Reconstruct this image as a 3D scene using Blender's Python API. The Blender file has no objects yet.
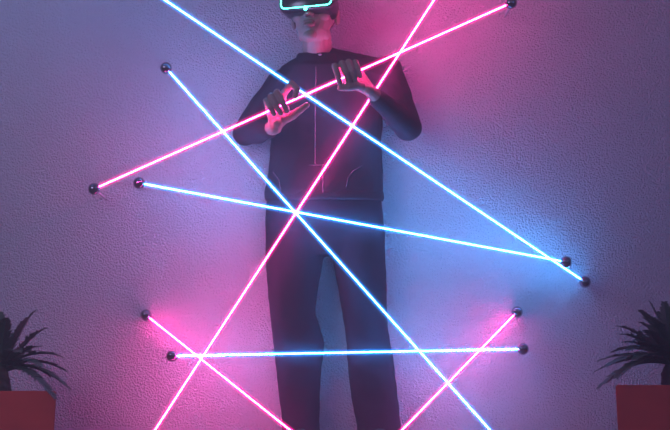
import bpy, bmesh, math, random
from mathutils import Vector, Matrix, Euler, noise
from mathutils.bvhtree import BVHTree

random.seed(4)
C = bpy.context.scene.collection
SC = bpy.context.scene
PI = math.pi
CAM_D, CAM_Z, F, HZ = 8.0, 0.245, 2080.0, 388.0   # camera distance from the wall, height, focal length in pixels (of 670), horizon row


def P(px, py, d):
    """Photo pixel + distance in front of the wall (m) -> world point. Wall face is y = 0, the room is at y < 0."""
    k = (CAM_D - d) / F
    return Vector(((px - 335.0) * k, -d, CAM_Z - (py - HZ) * k))


# ------------------------------------------------------------------ helpers
def obj(name, bm, mat, parent=None, smooth=True):
    if isinstance(bm, bmesh.types.BMesh):
        me = bpy.data.meshes.new(name)
        bmesh.ops.recalc_face_normals(bm, faces=bm.faces)
        bm.to_mesh(me); bm.free()
    else:
        me = bm
    me.materials.clear(); me.materials.append(mat)
    if smooth:
        for p in me.polygons: p.use_smooth = True
    o = bpy.data.objects.new(name, me); C.objects.link(o)
    if parent is not None:
        o.parent = parent
        o.matrix_parent_inverse = Matrix.Translation(parent.location).inverted()
    return o


def tag(o, label=None, cat=None, group=None, kind=None):
    if label: o['label'] = label
    if cat: o['category'] = cat
    if group: o['group'] = group
    if kind: o['kind'] = kind
    return o


def empty(name, loc, label, cat, group=None):
    o = bpy.data.objects.new(name, None); C.objects.link(o)
    o.location = loc; o.empty_display_size = .1
    return tag(o, label, cat, group)


def frame_of(d):
    d = d.normalized()
    a = Vector((0, 0, 1)) if abs(d.z) < .9 else Vector((1, 0, 0))
    x = d.cross(a).normalized(); y = d.cross(x).normalized()
    return x, y


def ringloft(bm, rings, close=True):
    vs = [[bm.verts.new(p) for p in r] for r in rings]
    for a, b in zip(vs, vs[1:]):
        n = len(a)
        for i in range(n):
            bm.faces.new((a[i], a[(i + 1) % n], b[(i + 1) % n], b[i]))
    if close:
        bm.faces.new(vs[0]); bm.faces.new(vs[-1])
    return vs


def capsule(bm, p0, r0, p1, r1, n=14):
    p0 = Vector(p0); p1 = Vector(p1); d = p1 - p0
    if d.length < 1e-6: d = Vector((0, 0, 1e-4)); p1 = p0 + d
    x, y = frame_of(d); dn = d.normalized(); rings = []
    for k in range(1, 5):
        a = -PI / 2 + k * PI / 10
        rings.append([p0 + dn * (r0 * math.sin(a)) + (x * math.cos(t) + y * math.sin(t)) * (r0 * math.cos(a)) for t in [2 * PI * i / n for i in range(n)]])
    for k in range(0, 5):
        a = k * PI / 10
        rings.append([p1 + dn * (r1 * math.sin(a)) + (x * math.cos(t) + y * math.sin(t)) * (r1 * math.cos(a)) for t in [2 * PI * i / n for i in range(n)]])
    ringloft(bm, rings)


def chain(bm, pts, rad, n=14):
    for a, b, ra, rb in zip(pts, pts[1:], rad, rad[1:]): capsule(bm, a, ra, b, rb, n)


def ell(bm, c, r, M=None, seg=20):
    vs = bmesh.ops.create_uvsphere(bm, u_segments=seg, v_segments=seg // 2 + 2, radius=1)['verts']
    for v in vs:
        q = Vector((v.co.x * r[0], v.co.y * r[1], v.co.z * r[2])) + Vector(c)
        v.co = M @ q if M is not None else q


def tube(bm, pts, r, n=6, segs=1, cap=True):
    pts = [Vector(p) for p in pts]; rings = []
    full = []
    for a, b in zip(pts, pts[1:]):
        for k in range(segs): full.append(a.lerp(b, k / segs))
    full.append(pts[-1])
    for i, p in enumerate(full):
        d = full[min(i + 1, len(full) - 1)] - full[max(i - 1, 0)]
        x, y = frame_of(d)
        rr = r(i / (len(full) - 1)) if callable(r) else r
        rings.append([p + (x * math.cos(t) + y * math.sin(t)) * rr for t in [2 * PI * k / n for k in range(n)]])
    ringloft(bm, rings, cap)


def box(bm, lo, hi, taper=1.0):
    x0, y0, z0 = lo; x1, y1, z1 = hi
    cx, cy = (x0 + x1) / 2, (y0 + y1) / 2
    def ring(z, k): return [(cx + (x - cx) * k, cy + (y - cy) * k, z) for x, y in ((x0, y0), (x1, y0), (x1, y1), (x0, y1))]
    ringloft(bm, [ring(z0, taper), ring(z1, 1)])


def fuse(bm, voxel, smooth=4, wrinkle=None):
    """One continuous surface out of the overlapping pieces in bm (voxel union, smoothed); returns a mesh."""
    me = bpy.data.meshes.new('tmp')
    bmesh.ops.recalc_face_normals(bm, faces=bm.faces)
    bm.to_mesh(me); bm.free()
    o = bpy.data.objects.new('tmp', me); C.objects.link(o)
    m = o.modifiers.new('r', 'REMESH'); m.mode = 'VOXEL'; m.voxel_size = voxel; m.use_smooth_shade = True
    if smooth:
        s = o.modifiers.new('s', 'SMOOTH'); s.factor = .5; s.iterations = smooth
    dg = bpy.context.evaluated_depsgraph_get(); dg.update()
    out = bpy.data.meshes.new_from_object(o.evaluated_get(dg))
    bpy.data.objects.remove(o); bpy.data.meshes.remove(me)
    if wrinkle:
        nr = [v.normal.copy() for v in out.vertices]
        for v, n_ in zip(out.vertices, nr): v.co += n_ * wrinkle(v.co)
    return out


# ------------------------------------------------------------------ materials
def mat(name, col, rough=.6, metal=0.0, vary=0.0, vscale=8, bump=0.0, bscale=40, bdist=.002, spec=.5, coat=0.0, sheen=0.0):
    m = bpy.data.materials.new(name); m.use_nodes = True
    nt = m.node_tree; b = nt.nodes['Principled BSDF']
    b.inputs['Base Color'].default_value = (*col, 1); b.inputs['Roughness'].default_value = rough
    b.inputs['Metallic'].default_value = metal; b.inputs['Specular IOR Level'].default_value = spec
    b.inputs['Coat Weight'].default_value = coat; b.inputs['Sheen Weight'].default_value = sheen
    tc = nt.nodes.new('ShaderNodeTexCoord')
    if vary:
        n = nt.nodes.new('ShaderNodeTexNoise'); n.inputs['Scale'].default_value = vscale; n.inputs['Detail'].default_value = 5
        r = nt.nodes.new('ShaderNodeValToRGB')
        r.color_ramp.elements[0].color = (*[c * (1 - vary) for c in col], 1); r.color_ramp.elements[0].position = .3
        r.color_ramp.elements[1].color = (*[min(1, c * (1 + vary)) for c in col], 1); r.color_ramp.elements[1].position = .7
        nt.links.new(tc.outputs['Object'], n.inputs['Vector']); nt.links.new(n.outputs['Fac'], r.inputs['Fac'])
        nt.links.new(r.outputs['Color'], b.inputs['Base Color'])
    if bump:
        n = nt.nodes.new('ShaderNodeTexNoise'); n.inputs['Scale'].default_value = bscale; n.inputs['Detail'].default_value = 4
        bp = nt.nodes.new('ShaderNodeBump'); bp.inputs['Strength'].default_value = bump; bp.inputs['Distance'].default_value = bdist
        nt.links.new(tc.outputs['Object'], n.inputs['Vector']); nt.links.new(n.outputs['Fac'], bp.inputs['Height'])
        nt.links.new(bp.outputs['Normal'], b.inputs['Normal'])
    return m


def emit(name, col, s):
    m = bpy.data.materials.new(name); m.use_nodes = True
    nt = m.node_tree; nt.nodes.clear()
    e = nt.nodes.new('ShaderNodeEmission'); e.inputs['Color'].default_value = (*col, 1); e.inputs['Strength'].default_value = s
    o = nt.nodes.new('ShaderNodeOutputMaterial'); nt.links.new(e.outputs[0], o.inputs['Surface'])
    return m


def halo(name, col, s):
    """Transparent sleeve whose volume emission stands in for the halo around a beam."""
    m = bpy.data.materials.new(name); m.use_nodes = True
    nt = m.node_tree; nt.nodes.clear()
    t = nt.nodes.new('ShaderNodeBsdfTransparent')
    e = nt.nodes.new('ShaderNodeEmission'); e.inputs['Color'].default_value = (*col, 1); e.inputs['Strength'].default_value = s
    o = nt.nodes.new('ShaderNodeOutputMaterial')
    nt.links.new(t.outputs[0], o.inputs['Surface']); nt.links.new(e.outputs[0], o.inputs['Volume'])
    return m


PINK, BLUE, TEAL = (1.0, .045, .36), (.05, .37, 1.0), (.08, 1.0, .72)
PINK_L, BLUE_L = 58.0, 47.0
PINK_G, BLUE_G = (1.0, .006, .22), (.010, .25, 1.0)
M = {
    'pink_core': emit('pink_light', PINK, PINK_L), 'blue_core': emit('blue_light', BLUE, BLUE_L),
    'pink_gas': halo('pink_gas', PINK_G, 60.0), 'blue_gas': halo('blue_gas', BLUE_G, 70.0),  # close halo of the beams, put into volume emission
    'pink_tube': halo('pink_faint_halo', PINK_G, 22.0), 'blue_tube': halo('blue_faint_halo', BLUE_G, 26.0),  # fainter outer halo, also put into volume emission
    'chrome': mat('dark_chrome', (.26, .23, .28), .06, 1.0),
    'stem': mat('painted_metal', (.55, .52, .56), .6),
    'skin': mat('skin', (.31, .20, .17), .55, 0, .12, 30, .25, 220, .0008, .4),
    'lips': mat('lips', (.22, .075, .075), .45),
    'hair': mat('black_hair', (.012, .01, .01), .6, 0, .3, 60, .6, 160, .003),
    'jacket': mat('dark_jacket', (.020, .017, .026), .75, 0, .25, 5, .3, 260, .0012, .3),
    'piping': mat('jacket_piping', (.16, .10, .13), .5),
    'metal': mat('zip_metal', (.5, .5, .55), .3, 1.0),
    'trousers': mat('dark_trousers', (.022, .022, .034), .85, 0, .2, 6, .3, 300, .001, .2),
    'shoe': mat('black_shoe', (.02, .02, .022), .5), 'sole': mat('white_sole', (.5, .5, .5), .6),
    'visor': mat('visor_shell', (.015, .017, .02), .22, 0, 0, spec=.6), 'cushion': mat('face_cushion', (.02, .02, .02), .9),
    'strap': mat('strap_fabric', (.025, .025, .028), .85),
    'teal': emit('teal_light', TEAL, 6.0),
    'planter': mat('red_planter', (.68, .06, .045), .55, 0, .12, 6, .1, 60, .001),
    'soil': mat('dark_soil', (.035, .024, .018), .95, 0, .4, 30, .8, 60, .01),
    'leaf': mat('dark_leaf', (.040, .070, .044), .6, 0, .3, 12),
    'trunk': mat('palm_trunk', (.06, .045, .035), .9, 0, .4, 30, .7, 60, .006),
    'floor': mat('grey_floor', (.14, .13, .14), .5, 0, .15, 3, .15, 30, .002),
    'ceiling': mat('pale_ceiling', (.5, .48, .5), .9),
}


def wall_material():
    m = bpy.data.materials.new('orange_peel_plaster'); m.use_nodes = True
    nt = m.node_tree; b = nt.nodes['Principled BSDF']; L = nt.links.new
    b.inputs['Roughness'].default_value = .8; b.inputs['Specular IOR Level'].default_value = .25
    tc = nt.nodes.new('ShaderNodeTexCoord')
    n0 = nt.nodes.new('ShaderNodeTexNoise'); n0.inputs['Scale'].default_value = 1.6; n0.inputs['Detail'].default_value = 4
    r = nt.nodes.new('ShaderNodeValToRGB')
    r.color_ramp.elements[0].color = (.56, .53, .57, 1); r.color_ramp.elements[0].position = .3
    r.color_ramp.elements[1].color = (.64, .61, .64, 1); r.color_ramp.elements[1].position = .7
    L(tc.outputs['Object'], n0.inputs['Vector']); L(n0.outputs['Fac'], r.inputs['Fac']); L(r.outputs['Color'], b.inputs['Base Color'])
    n1 = nt.nodes.new('ShaderNodeTexNoise'); n1.inputs['Scale'].default_value = 150; n1.inputs['Detail'].default_value = 3; n1.inputs['Distortion'].default_value = .3
    n2 = nt.nodes.new('ShaderNodeTexVoronoi'); n2.feature = 'SMOOTH_F1'; n2.inputs['Scale'].default_value = 145
    mx = nt.nodes.new('ShaderNodeMath'); mx.operation = 'MULTIPLY_ADD'; mx.inputs[1].default_value = -.45
    L(tc.outputs['Object'], n1.inputs['Vector']); L(tc.outputs['Object'], n2.inputs['Vector'])
    L(n2.outputs['Distance'], mx.inputs[0]); L(n1.outputs['Fac'], mx.inputs[2])
    bp = nt.nodes.new('ShaderNodeBump'); bp.inputs['Strength'].default_value = .9; bp.inputs['Distance'].default_value = .022
    L(mx.outputs[0], bp.inputs['Height']); L(bp.outputs['Normal'], b.inputs['Normal'])
    return m


# ------------------------------------------------------------------ the setting
W, CEIL = 3.6, 2.7
bm = bmesh.new(); box(bm, (-W, 0, 0), (W, .15, CEIL)); tag(obj('wall_back', bm, wall_material(), smooth=False), kind='structure')
bm = bmesh.new(); box(bm, (-W, -9.5, -.12), (W, .15, 0)); tag(obj('floor', bm, M['floor'], smooth=False), kind='structure')
bm = bmesh.new(); box(bm, (-W, -9.5, CEIL), (W, .15, CEIL + .12)); tag(obj('ceiling', bm, M['ceiling'], smooth=False), kind='structure')

# ------------------------------------------------------------------ light tubes and the chrome balls they end in
R_BALL = .0222


def ball(c, surface, label, lean=(0, 0, 0)):
    """A chrome ball on a short stem; surface: 'wall', 'floor' or 'ceiling'."""
    c = Vector(c)
    t = empty('chrome_ball', c, label, 'ball mount', 'chrome balls that hold the light tubes')
    bm = bmesh.new(); ell(bm, c, (R_BALL,) * 3, seg=28); obj('sphere', bm, M['chrome'], t)
    foot = {'wall': Vector((c.x, .003, c.z)) + Vector(lean), 'floor': Vector((c.x, c.y, 0)), 'ceiling': Vector((c.x, c.y, CEIL))}[surface]
    d = (foot - c)
    bm = bmesh.new(); tube(bm, [c + d.normalized() * R_BALL * .9, foot], .0042, 12); obj('stem', bm, M['stem'], t)


def light_tube(a, b, colour, label):
    a = Vector(a); b = Vector(b); d = (b - a).normalized()
    a2, b2 = a + d * R_BALL * .96, b - d * R_BALL * .96
    n = max(6, int((b2 - a2).length / .09))
    t = empty('light_tube', (a + b) / 2, label, 'light tube', colour + ' light tubes')
    bm = bmesh.new(); tube(bm, [a2, b2], .0026, 8, n); obj('glowing_core', bm, M[colour + '_core'], t)
    bm = bmesh.new(); tube(bm, [a2, b2], .0066, 16, 1); obj('halo_sleeve_inner', bm, M[colour + '_gas'], t)  # added sleeve: emission imitates the tight halo along the core
    bm = bmesh.new(); tube(bm, [a2, b2], .0132, 20, 1); obj('halo_sleeve_outer', bm, M[colour + '_tube'], t)  # added wider sleeve: emission imitates the fading edge of the halo


def extend(a, b, z):
    """Point on the line a->b at height z."""
    k = (z - a.z) / (b.z - a.z)
    return a + (b - a) * k


E = .030
# blue: ceiling, upper left -> wall, right
a = P(585, 282, .060); b = P(165, 0, .378); c = extend(a, b, CEIL - E)
light_tube(a, c, 'blue', 'long blue tube sloping from the top edge down to the far right ball')
ball(a, 'wall', 'lower right of the two close chrome balls in the blue glow')
ball(c, 'ceiling', 'chrome ball on the ceiling at the top of the long blue tube')
# blue: wall, upper left -> floor, right
a = P(166, 68, .230); b = P(490, 430, .238); c = extend(a, b, E)
light_tube(a, c, 'blue', 'steep blue tube from upper left ball across the thighs to the floor')
ball(a, 'wall', 'highest chrome ball on the left, alone with a blue tube')
ball(c, 'floor', 'chrome ball on the floor at the foot of the steep blue tube')
# blue: wall to wall across the hips
a = P(139, 183, .203); c = P(566, 262, .127)
light_tube(a, c, 'blue', "shallow blue tube sloping across the person's hips")
ball(a, 'wall', 'small chrome ball just right of and above the leftmost ball')
ball(c, 'wall', 'upper left of the two close chrome balls in the blue glow', (.012, 0, .02))
# blue: wall to wall across the knees
a = P(172, 356, .170); c = P(523, 349, .170)
light_tube(a, c, 'blue', "level blue tube running across the person's knees")
ball(a, 'wall', 'left chrome ball of the level blue tube at knee height')
ball(c, 'wall', 'right chrome ball of the level blue tube at knee height')
# pink: wall to wall, held in both hands
g0 = P(94, 189, .345); g1 = P(511, 3, .28)
light_tube(g0, g1, 'pink', 'pink tube the person grips with both hands')
ball(g0, 'wall', 'leftmost chrome ball, at the low end of the gripped pink tube')
ball(g1, 'wall', 'chrome ball at top right on the high end of the gripped pink tube')
# pink: ceiling -> floor, steep, behind the forearm
a = P(434, 0, .204); b = P(155, 430, .204); c0 = extend(a, b, CEIL - E); c1 = extend(a, b, E)
light_tube(c0, c1, 'pink', 'long steep pink tube passing behind the forearm and across the hip')
ball(c0, 'ceiling', 'chrome ball on the ceiling at the top of the steep pink tube')
ball(c1, 'floor', 'chrome ball on the floor at the foot of the steep pink tube')
# pink: wall, lower left -> floor
a = P(146, 315, E); b = P(290, 430, .30); c = extend(a, b, E)
light_tube(a, c, 'pink', 'pink tube from lower left wall ball down to the left shin')
ball(a, 'wall', 'chrome ball low on the left, above the knee-height ball')
ball(c, 'floor', 'chrome ball on the floor at the foot of the lower left pink tube')
# pink: wall, lower right -> floor
a = P(517, 312, E); b = P(402, 430, .30); c = extend(a, b, E)
light_tube(a, c, 'pink', 'short pink tube from lower right wall ball down to the right shin')
ball(a, 'wall', 'chrome ball low on the right, above the knee-height ball')
ball(c, 'floor', 'chrome ball on the floor at the foot of the lower right pink tube')

# ------------------------------------------------------------------ the person
person = empty('person', Vector((-.03, -.11, 0)), 'person in dark jacket and trousers standing against the wall, gripping a pink light tube', 'person')

# head frame: x to the photo's right, y out of the face, z up the skull
HC = P(315, 17, .142)
HM = Matrix.Translation(HC) @ Matrix.Rotation(math.radians(-14), 4, 'X') @ Matrix.Rotation(math.radians(-13), 4, 'Z') @ Matrix(((1.09, 0, 0, 0), (0, -1, 0, 0), (0, 0, 1, 0), (0, 0, 0, 1)))

bm = bmesh.new()
ell(bm, (0, -.012, .032), (.074, .094, .085), HM)                 # cranium
ell(bm, (0, .026, -.020), (.064, .068, .090), HM)                 # face
ell(bm, (0, .030, -.068), (.051, .056, .047), HM)                 # jaw
ell(bm, (0, .078, -.108), (.024, .021, .019), HM)                 # chin
for s in (-1, 1):
    ell(bm, (s * .040, .062, -.026), (.026, .024, .022), HM)      # cheekbone
    ell(bm, (s * .043, .014, -.076), (.013, .030, .022), HM)      # jaw corner
    ell(bm, (s * .031, .074, .006), (.014, .014, .011), HM)       # eye
    ell(bm, (s * .077, -.008, -.006), (.009, .019, .033), HM)     # ear
    ell(bm, (s * .081, -.016, .010), (.005, .011, .017), HM)
    ell(bm, (s * .077, -.002, -.028), (.006, .009, .010), HM)
    ell(bm, (s * .012, .100, -.034), (.008, .010, .007), HM)      # nostril wing
ell(bm, (0, .080, .026), (.052, .016, .012), HM)                  # brow
chain(bm, [HM @ Vector(q) for q in ((0, .086, .010), (0, .100, -.012), (0, .110, -.030))], [.009, .010, .011])
ell(bm, (0, .096, -.059), (.024, .012, .0065), HM)                # upper lip
ell(bm, (0, .095, -.0725), (.021, .0125, .0078), HM)              # lower lip
# neck
NECK = P(318, 57, .10)
capsule(bm, HM @ Vector((0, -.018, -.05)), .055, NECK, .060)
capsule(bm, HM @ Vector((0, .018, -.085)), .034, P(317, 56, .125), .045)
# trunk
SL, SR = P(279, 86, .105), P(387, 74, .105)                       # shoulder joints (photo left / right)
EL, ER = P(245, 133, .075), P(408, 127, .12)                      # elbows


def oval(cx, py, hw, dc, hd, n=28, e=2.4):
    out = []
    for i in range(n):
        a = 2 * PI * i / n; ca, sa = math.cos(a), math.sin(a)
        q = P(cx, py, dc)
        out.append(Vector((q.x + math.copysign(abs(ca) ** (2 / e), ca) * hw / 264.0, q.y + math.copysign(abs(sa) ** (2 / e), sa) * hd, q.z)))
    return out


ringloft(bm, [oval(320, 64, 22, .095, .05), oval(326, 80, 48, .09, .066), oval(327, 130, 44, .09, .066), oval(325, 200, 50, .083, .050), oval(326, 245, 50, .083, .048)])
chain(bm, [P(318, 72, .10), P(300, 82, .10), SL + Vector((0, 0, -.01))], [.05, .042, .04]); chain(bm, [P(324, 70, .10), P(352, 78, .10), SR + Vector((0, 0, -.01))], [.05, .042, .04])
# legs and feet
chain(bm, [P(296, 240, .083), P(298, 340, .083), P(301, 436, .075)], [.056, .046, .034])
chain(bm, [P(357, 240, .083), P(367, 340, .083), P(380, 436, .075)], [.056, .046, .034])
for px in (301, 380):
    q = P(px, 436, .07)
    chain(bm, [Vector((q.x, -.07, .07)), Vector((q.x, -.17, .045)), Vector((q.x, -.25, .035))], [.035, .032, .025])

# hands closed on the pink tube
T = (g1 - g0).normalized(); CC = Vector((0, -1, 0)); U = CC.cross(T).normalized()
if U.z < 0: U = -U


def tube_at(px):
    k = (px - 94.0) / (511.0 - 94.0)
    return g0.lerp(g1, k)


def hand(O, fingers, wrist, thumb, heel, elbow, sgn):
    def H(q): return O + T * q[0] * 1.04 + U * q[1] * 1.16 + CC * q[2] * 1.22
    w = H(wrist)
    for pts, rad in fingers:
        g = [H(q) for q in pts]
        chain(bm, g, [r * 1.36 for r in rad], 12)
        m0 = g[0]
        chain(bm, [m0, m0.lerp(w, .55), w], [.0145, .0165, .022], 12)
    g = [H(q) for q in thumb[0]]
    chain(bm, [w.lerp(g[0], .3)] + g, [.020] + [r * 1.22 for r in thumb[1]], 12)
    for c, r in heel: ell(bm, H(c), (r,) * 3, seg=14)
    chain(bm, [w, w.lerp(elbow, .25), elbow], [.026, .030, .042])
    return w


fr = [.0098, .0098, .0088, .0078]
WL = hand(tube_at(279), [
    ([(-.036, .026, -.024), (-.037, .032, .012), (-.035, .004, .027), (-.032, -.018, .016)], [.0088, .0085, .0078, .0068]),
    ([(-.014, .031, -.024), (-.015, .038, .018), (-.012, .005, .031), (-.009, -.024, .018)], [.0095, .0094, .0085, .0075]),
    ([(.009, .033, -.024), (.010, .041, .020), (.013, .006, .032), (.016, -.025, .019)], fr),
    ([(.032, .034, -.020), (.070, .048, .016), (.080, .023, .030), (.064, .005, .026)], fr)],
    (-.046, -.052, -.032),
    ([(-.012, -.040, -.030), (.026, -.043, -.010), (.060, -.038, .006), (.088, -.034, .012)], [.0165, .0130, .0115, .0092]),
    [((-.034, -.044, -.018), .0215), ((-.012, -.036, -.024), .020), ((.012, -.012, -.034), .020), ((.028, -.042, -.010), .0175)], EL, -1)
WR = hand(tube_at(350), [
    ([(.030, .022, -.024), (.032, .028, .012), (.030, .002, .027), (.027, -.018, .016)], [.0088, .0085, .0078, .0068]),
    ([(.009, .028, -.024), (.010, .036, .018), (.008, .005, .031), (.005, -.022, .018)], [.0095, .0094, .0085, .0075]),
    ([(-.013, .031, -.024), (-.014, .040, .020), (-.016, .006, .032), (-.018, -.023, .019)], fr),
    ([(-.036, .032, -.022), (-.041, .042, .018), (-.046, .012, .031), (-.050, -.014, .020)], fr)],
    (.045, -.078, -.030),
    ([(.022, -.050, -.020), (.004, -.040, .004), (-.026, -.036, .016), (-.054, -.028, .018)], [.0180, .0155, .0135, .0105]),
    [((.036, -.066, -.012), .021), ((.010, -.042, -.014), .020), ((-.026, -.004, -.036), .022)], ER, 1)
chain(bm, [SL, EL], [.05, .042]); chain(bm, [SR, ER], [.05, .042])
body = obj('body', fuse(bm, .0026, 3), M['skin'], person)
body.data.materials.append(M['lips'])
HI = HM.inverted()
for f in body.data.polygons:
    q = HI @ f.center
    if q.y > .085 and (q.x / .022) ** 2 + ((q.z + .066) / .0125) ** 2 < 1: f.material_index = 1

# hair: short crop that ends above the ears
bm = bmesh.new()
ell(bm, (0, -.016, .038), (.0785, .0985, .0885), HM, 32)
hm = fuse(bm, .004, 2, lambda p: .003 * noise.noise(p * 120))
b2 = bmesh.new(); b2.from_mesh(hm); bpy.data.meshes.remove(hm)
bmesh.ops.bisect_plane(b2, geom=b2.verts[:] + b2.edges[:] + b2.faces[:], plane_co=HM @ Vector((0, .0, .012)), plane_no=HM.to_3x3() @ Vector((0, .65, -1)), clear_outer=True)
bmesh.ops.holes_fill(b2, edges=[e for e in b2.edges if e.is_boundary])
obj('hair', b2, M['hair'], person)


def folds(s, a):
    def f(p):
        return a * (noise.noise(Vector((p.x * s, p.y * s, p.z * s * .55))) + .45 * noise.noise(p * s * 2.3 + Vector((7, 3, 1))))
    return f


# jacket: trunk and sleeves one surface
bm = bmesh.new()
ringloft(bm, [oval(319, 60, 24, .100, .062), oval(322, 67, 40, .096, .074), oval(327, 80, 56, .094, .078), oval(327, 105, 57, .093, .080), oval(326, 140, 56, .091, .078),
              oval(326, 172, 58, .089, .075), oval(324, 192, 60, .087, .073), oval(324, 197, 58, .087, .070)])
chain(bm, [P(310, 67, .100), P(297, 75, .102), SL + Vector((.01, 0, -.015))], [.055, .058, .060]); chain(bm, [P(332, 61, .100), P(356, 69, .102), SR + Vector((-.01, 0, -.015))], [.055, .062, .066])
chain(bm, [SL, SL.lerp(EL, .5), EL, EL.lerp(WL, .45), EL.lerp(WL, .78)], [.060, .056, .049, .046, .037])
chain(bm, [SR, SR.lerp(ER, .5), ER, ER.lerp(WR, .45), ER.lerp(WR, .82)], [.066, .060, .055, .048, .038])
jm = fuse(bm, .005, 4, folds(9, .007))
jacket = obj('jacket', jm, M['jacket'], person)
jb = BVHTree.FromPolygons([v.co for v in jm.vertices], [p.vertices[:] for p in jm.polygons])
CAM = Vector((0, -CAM_D, CAM_Z))


def on(px, py, lift=.001):
    """Point on the jacket front seen at that pixel."""
    d = (P(px, py, .1) - CAM).normalized()
    h = jb.ray_cast(CAM, d)
    return h[0] + h[1] * lift if h[0] is not None else P(px, py, .19)


def seam(name, pts, r, m):
    q = []
    for a, b in zip(pts, pts[1:]):
        n = max(2, int(math.hypot(b[0] - a[0], b[1] - a[1]) / 4))
        q += [on(a[0] + (b[0] - a[0]) * k / n, a[1] + (b[1] - a[1]) * k / n) for k in range(n)]
    q.append(on(*pts[-1]))
    bm = bmesh.new(); tube(bm, q, r, 6)
    return obj(name, bm, m, jacket)


seam('zip', [(316, 66), (315, 120), (315, 164)], .0024, M['piping'])
seam('seam', [(309, 165), (329, 165)], .0018, M['piping'])
seam('seam', [(323, 166), (323, 193)], .0022, M['piping'])
seam('pocket_seam', [(346, 187), (348, 178), (353, 171), (362, 166)], .0018, M['piping'])
seam('pocket_seam', [(273, 172), (279, 180), (281, 190)], .0018, M['piping'])
# stand-up collar and ribbed hem
bm = bmesh.new()
n = 32
def collar_ring(py, hw, hd, rise):
    r = oval(318, py, hw, .112, hd, n, 2)
    return [p + Vector((0, 0, rise * (.5 + (p.y + .112) / hd * .5))) for p in r]
ringloft(bm, [collar_ring(64, 25, .075, 0), collar_ring(56, 20.5, .066, .014), collar_ring(55, 19.3, .062, .014), collar_ring(62, 19, .060, 0)], False)
obj('collar', bm, M['jacket'], jacket)
bm = bmesh.new()
ringloft(bm, [oval(324, 191, 59, .086, .071, 48), oval(324, 193, 60.2, .086, .0735, 48), oval(324.5, 199, 60, .086, .0735, 48), oval(324.5, 201, 58.5, .086, .070, 48)])
obj('hem_band', bm, M['jacket'], jacket)
bm = bmesh.new()
q = P(320, 58, .1); ell(bm, (q.x, -.182, q.z), (.007, .003, .004)); obj('zip_pull', bm, M['metal'], jacket)

# trousers
bm = bmesh.new()
ringloft(bm, [oval(324, 190, 57, .085, .064), oval(325, 222, 60, .083, .060), oval(326, 244, 60, .083, .060), oval(326, 256, 55, .083, .056)])
def leg_ring(x0, x1, py, dc, hd): return oval((x0 + x1) / 2, py, (x1 - x0) / 2, dc, hd, 28, 2.2)
ringloft(bm, [leg_ring(266, 327, 232, .083, 0.060), leg_ring(266, 324, 256, .083, 0.070), leg_ring(267, 319, 282, .083, 0.070), leg_ring(270, 316, 314, .083, 0.065), leg_ring(273, 324, 343, .083, 0.065),
              leg_ring(277, 321, 378, .083, 0.058), leg_ring(281, 319, 420, .083, 0.053), leg_ring(281, 320, 444, .083, 0.055)])
ringloft(bm, [leg_ring(328, 386, 232, .083, 0.060), leg_ring(332, 386, 256, .083, 0.070), leg_ring(337, 386, 284, .083, 0.070), leg_ring(345, 388, 328, .083, 0.065), leg_ring(347, 394, 364, .083, 0.062),
              leg_ring(351, 397, 395, .083, 0.055), leg_ring(356, 401, 428, .083, 0.053), leg_ring(357, 403, 444, .083, 0.055)])
obj('trousers', fuse(bm, .006, 4, folds(10, .006)), M['trousers'], person)
# shoes
for px in (301, 380):
    x = P(px, 436, .1).x
    bm = bmesh.new()
    chain(bm, [Vector((x, -.035, .055)), Vector((x, -.09, .06)), Vector((x, -.19, .05)), Vector((x, -.265, .045))], [.034, .038, .038, .032])
    capsule(bm, (x, -.06, .06), .04, (x, -.065, .11), .042)
    sh = fuse(bm, .006, 3)
    for v in sh.vertices: v.co.z = max(v.co.z, .012)
    s = obj('shoe', sh, M['shoe'], person)
    bm = bmesh.new()
    ring = lambda z, k: [Vector((x + .042 * k * math.cos(a) * (1 - .1 * math.sin(a)), -.157 + .142 * k * math.sin(a), z)) for a in [2 * PI * i / 28 for i in range(28)]]
    ringloft(bm, [ring(0, .97), ring(.004, 1), ring(.02, 1), ring(.024, .97)])
    obj('sole', bm, M['sole'], s)

# ------------------------------------------------------------------ headset
VO = HM @ Vector((0, .11, .02))
headset = empty('virtual_reality_headset', VO, 'black virtual reality headset with glowing teal outline worn over the eyes', 'headset')


def rrect(hx, hz, y, rr, cz=.022, n=8, cx=0, curve=0.0):
    out = []
    for sx, sz, a0 in ((1, 1, 0), (-1, 1, PI / 2), (-1, -1, PI), (1, -1, 3 * PI / 2)):
        for k in range(n + 1):
            a = a0 + k * PI / 2 / n
            x = sx * (hx - rr) + rr * math.cos(a)
            out.append(HM @ Vector((cx + x, y - curve * (x / hx) ** 2, cz + sz * (hz - rr) + rr * math.sin(a))))
    return out


bm = bmesh.new()
ringloft(bm, [rrect(.082, .044, .062, .025, curve=.05), rrect(.092, .050, .085, .028, curve=.03), rrect(.096, .052, .120, .026, curve=.012), rrect(.096, .052, .146, .024, curve=.012), rrect(.091, .047, .152, .022, curve=.010)])
obj('visor', bm, M['visor'], headset)
bm = bmesh.new()
ringloft(bm, [rrect(.074, .042, .058, .022, curve=.055), rrect(.082, .046, .050, .024, curve=.06), rrect(.082, .046, .068, .024, curve=.055), rrect(.074, .042, .070, .022, curve=.055)])
obj('face_cushion', bm, M['cushion'], headset)
loop = rrect(.088, .0445, .1530, .018, curve=.010)
bm = bmesh.new(); tube(bm, loop + [loop[0]], .0024, 8, cap=False); obj('light_strip', bm, M['teal'], headset)
bm = bmesh.new(); ell(bm, (0, .1515, -.030), (.0075, .005, .0095), HM, 14); obj('light_dot', bm, M['teal'], headset)
bm = bmesh.new()
rs = []
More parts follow.
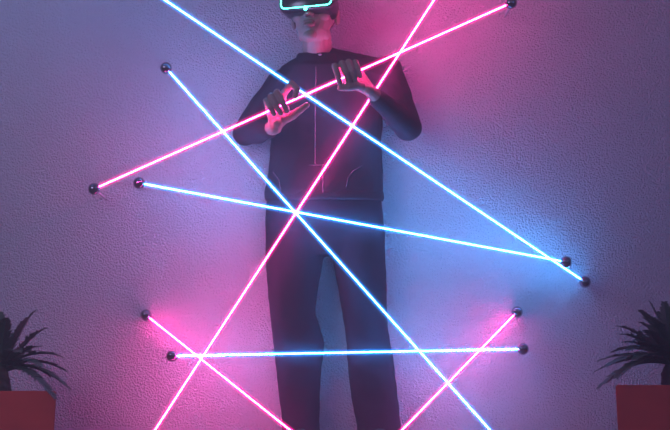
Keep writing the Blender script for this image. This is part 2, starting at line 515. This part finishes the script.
for k in range(41):
    a = PI * k / 40
    ca, sa = math.cos(a), math.sin(a)
    r0 = Vector((.0830 * ca * (1 if abs(ca) < .999 else 1), -.016 - .104 * sa + (.10 * (abs(ca) ** 6)), .030))
    rs.append([HM @ (r0 + Vector((0, 0, dz)) + Vector((ca, -sa, 0)) * dr) for dz, dr in ((-.014, 0), (-.014, .004), (.014, .004), (.014, 0))])
ringloft(bm, rs)
obj('head_strap', bm, M['strap'], headset)

# ------------------------------------------------------------------ potted palms
def frond(base, tip, lift, parent, leaf_len=.046, n=30):
    base = Vector(base); tip = Vector(tip)
    mid = base.lerp(tip, .5) + Vector((0, 0, lift * .62))
    pt = lambda t: base * (1 - t) ** 2 + mid * 2 * t * (1 - t) + tip * t * t
    bm = bmesh.new()
    tube(bm, [pt(k / 14) for k in range(15)], lambda t: .0042 * (1 - t) + .0012, 5)
    for k in range(n):
        t = .16 + .82 * k / (n - 1)
        p = pt(t); d = (pt(min(1, t + .02)) - pt(t - .02)).normalized()
        side = d.cross(Vector((0, 0, 1)))
        if side.length < .1: side = d.cross(Vector((1, 0, 0)))
        side.normalize(); up = side.cross(d).normalized()
        ln = leaf_len * (math.sin(PI * min(1, .22 + .72 * t)) ** .7) * random.uniform(.85, 1.1)
        for s in (-1, 1):
            g = (d * .62 + side * s * .70 + up * random.uniform(.12, .34)).normalized()
            wv = d.cross(g).cross(g).normalized() * .0042
            th = g.cross(wv).normalized() * .0007
            q0, q1, q2 = p, p + g * ln * .55 + Vector((0, 0, -.002)), p + g * ln + Vector((0, 0, -.006))
            ringloft(bm, [[q0 - wv * .6 - th, q0 + wv * .6 - th, q0 + wv * .6 + th, q0 - wv * .6 + th],
                          [q1 - wv - th, q1 + wv - th, q1 + wv + th, q1 - wv + th],
                          [q2 - wv * .12 - th * .4, q2 + wv * .12 - th * .4, q2 + wv * .12 + th * .4, q2 - wv * .12 + th * .4]])
    obj('frond', bm, M['leaf'], parent, smooth=False)


def potted_palm(x, rim_py, tips, back, label):
    d, half = .47, .20
    turn = Matrix.Rotation(-math.atan2(x, CAM_D - d), 3, 'Z')
    front = d + half
    h = CAM_Z - (rim_py - HZ) * (CAM_D - front) / F
    root = empty('potted_palm', Vector((x, -d, 0)), label, 'potted plant', 'palms in red planters')
    bm = bmesh.new()
    sq = lambda k, z: [Vector((x, -d, z)) + turn @ Vector((a * half * k, b * half * k, 0)) for a, b in ((-1, -1), (1, -1), (1, 1), (-1, 1))]
    ringloft(bm, [sq(.93, 0), sq(1, h), sq(.93, h), sq(.92, h - .05)])
    bmesh.ops.bevel(bm, geom=[e for e in bm.edges if e.calc_length() > .06], offset=.004, segments=2, affect='EDGES')
    obj('planter', bm, M['planter'], root, smooth=False)
    bm = bmesh.new()
    vs = bmesh.ops.create_grid(bm, x_segments=24, y_segments=24, size=half * .925)['verts']
    for v in vs:
        v.co = turn @ v.co + Vector((x, -d, h - .035)); v.co.z += .012 * noise.noise(v.co * 18)
    ex = bmesh.ops.extrude_face_region(bm, geom=bm.faces[:])
    for v in [g for g in ex['geom'] if isinstance(g, bmesh.types.BMVert)]: v.co.z -= .04
    obj('soil', bm, M['soil'], root)
    top = h + .07
    bm = bmesh.new()
    chain(bm, [Vector((x, -d, h - .045)), Vector((x, -d, top - .03)), Vector((x, -d, top))], [.045, .04, .03])
    obj('trunk', fuse(bm, .006, 1, lambda p: .006 * noise.noise(Vector((p.x * 40, p.y * 40, p.z * 90)))), M['trunk'], root)
    crown = Vector((x, -d, top))
    for px, py, dd, lift in tips:
        frond(crown + Vector((random.uniform(-.015, .015), random.uniform(-.015, .015), random.uniform(-.01, .02))), P(px, py, dd), lift, root)
    for az, el, ln, lift in back:
        v = Vector((math.cos(az) * math.cos(el), math.sin(az) * math.cos(el), math.sin(el))) * ln
        frond(crown, crown + v, lift, root)


xl = P(54, 391, .67).x - .225
potted_palm(xl, 391, [(36, 310, .45, .06), (46, 328, .52, .07), (63, 357, .50, .10), (66, 371, .42, .10), (70, 389, .55, .12), (56, 399, .66, .13), (0, 312, .40, .04), (20, 330, .42, .05),
                      (40, 366, .68, .10), (50, 376, .36, .10), (-8, 300, .5, .03), (6, 318, .62, .04), (30, 352, .32, .08), (18, 352, .70, .08), (40, 346, .56, .07), (44, 384, .40, .11), (28, 318, .5, .05)],
            [(PI * 1.0, .5, .30, .06), (PI * .9, .2, .33, .10), (PI * 1.15, .25, .33, .09), (PI * .62, .9, .30, .04), (PI * 1.3, .7, .28, .05), (PI * 1.1, -.1, .3, .13)],
            'dark feathery palm in a red planter at the left edge of the wall')
xr = P(618, 385, .67).x + .225
potted_palm(xr, 385, [(649, 301, .45, .05), (617, 326, .50, .08), (598, 361, .50, .09), (594, 372, .42, .10), (598, 388, .56, .13), (622, 334, .58, .08), (606, 366, .64, .10),
                      (640, 322, .38, .06), (628, 350, .66, .09), (664, 302, .55, .04), (652, 318, .60, .05), (612, 352, .36, .10), (636, 340, .30, .07), (640, 310, .60, .05), (632, 332, .44, .07), (624, 342, .68, .08), (616, 378, .68, .12), (646, 330, .66, .06), (608, 382, .40, .11), (660, 312, .38, .04), (634, 360, .70, .10)],
            [(PI * .02, .5, .30, .06), (PI * .1, .2, .33, .10), (-PI * .15, .25, .33, .09), (PI * .38, .9, .30, .04), (-PI * .3, .7, .28, .05), (-PI * .1, -.1, .3, .13)],
            'dark feathery palm in a dull red planter at the right edge of the wall')

# ------------------------------------------------------------------ lights
def area(name, loc, target, size, col, power):
    l = bpy.data.lights.new(name, 'AREA'); l.energy = power; l.color = col; l.shape = 'DISK'; l.size = size
    o = bpy.data.objects.new(name, l); C.objects.link(o); o.location = loc
    o.rotation_euler = (Vector(target) - Vector(loc)).to_track_quat('-Z', 'Y').to_euler()


area('ambient_fill', (-2.6, -3.4, 2.3), (-1.0, 0, .9), 1.2, (.60, .58, 1.0), 37)  # unseen fill, added for the violet ambient on the left wall
area('ambient_fill', (2.9, -3.6, 2.2), (.9, 0, .9), 1.2, (.22, .38, 1.0), 15)  # unseen weaker fill, added to tint the right wall blue

HAZE = .042          # thin studio haze, per metre
w = bpy.data.worlds.new('World'); SC.world = w; w.use_nodes = True
bg = w.node_tree.nodes['Background']; bg.inputs['Color'].default_value = (.42, .36, .8, 1); bg.inputs['Strength'].default_value = .05
hz = w.node_tree.nodes.new('ShaderNodeVolumeScatter'); hz.inputs['Color'].default_value = (1, 1, 1, 1); hz.inputs['Density'].default_value = HAZE; hz.inputs['Anisotropy'].default_value = 0.0
w.node_tree.links.new(hz.outputs[0], w.node_tree.nodes['World Output'].inputs['Volume'])

cam = bpy.data.cameras.new('camera'); co = bpy.data.objects.new('camera', cam); C.objects.link(co)
co.location = (0, -CAM_D, CAM_Z); co.rotation_euler = (PI / 2, 0, 0)
cam.sensor_fit = 'HORIZONTAL'; cam.sensor_width = 36; cam.lens = 36 * F / 670.0; cam.clip_end = 60; cam.shift_y = (HZ - 215.0) / 670.0
SC.camera = co
SC.view_settings.view_transform = 'Standard'; SC.view_settings.look = 'None'
SC.view_settings.exposure = .78; SC.view_settings.gamma = 1; SC.view_settings.use_curve_mapping = False
SC.cycles.use_denoising = True
SC.cycles.sample_clamp_indirect = 8
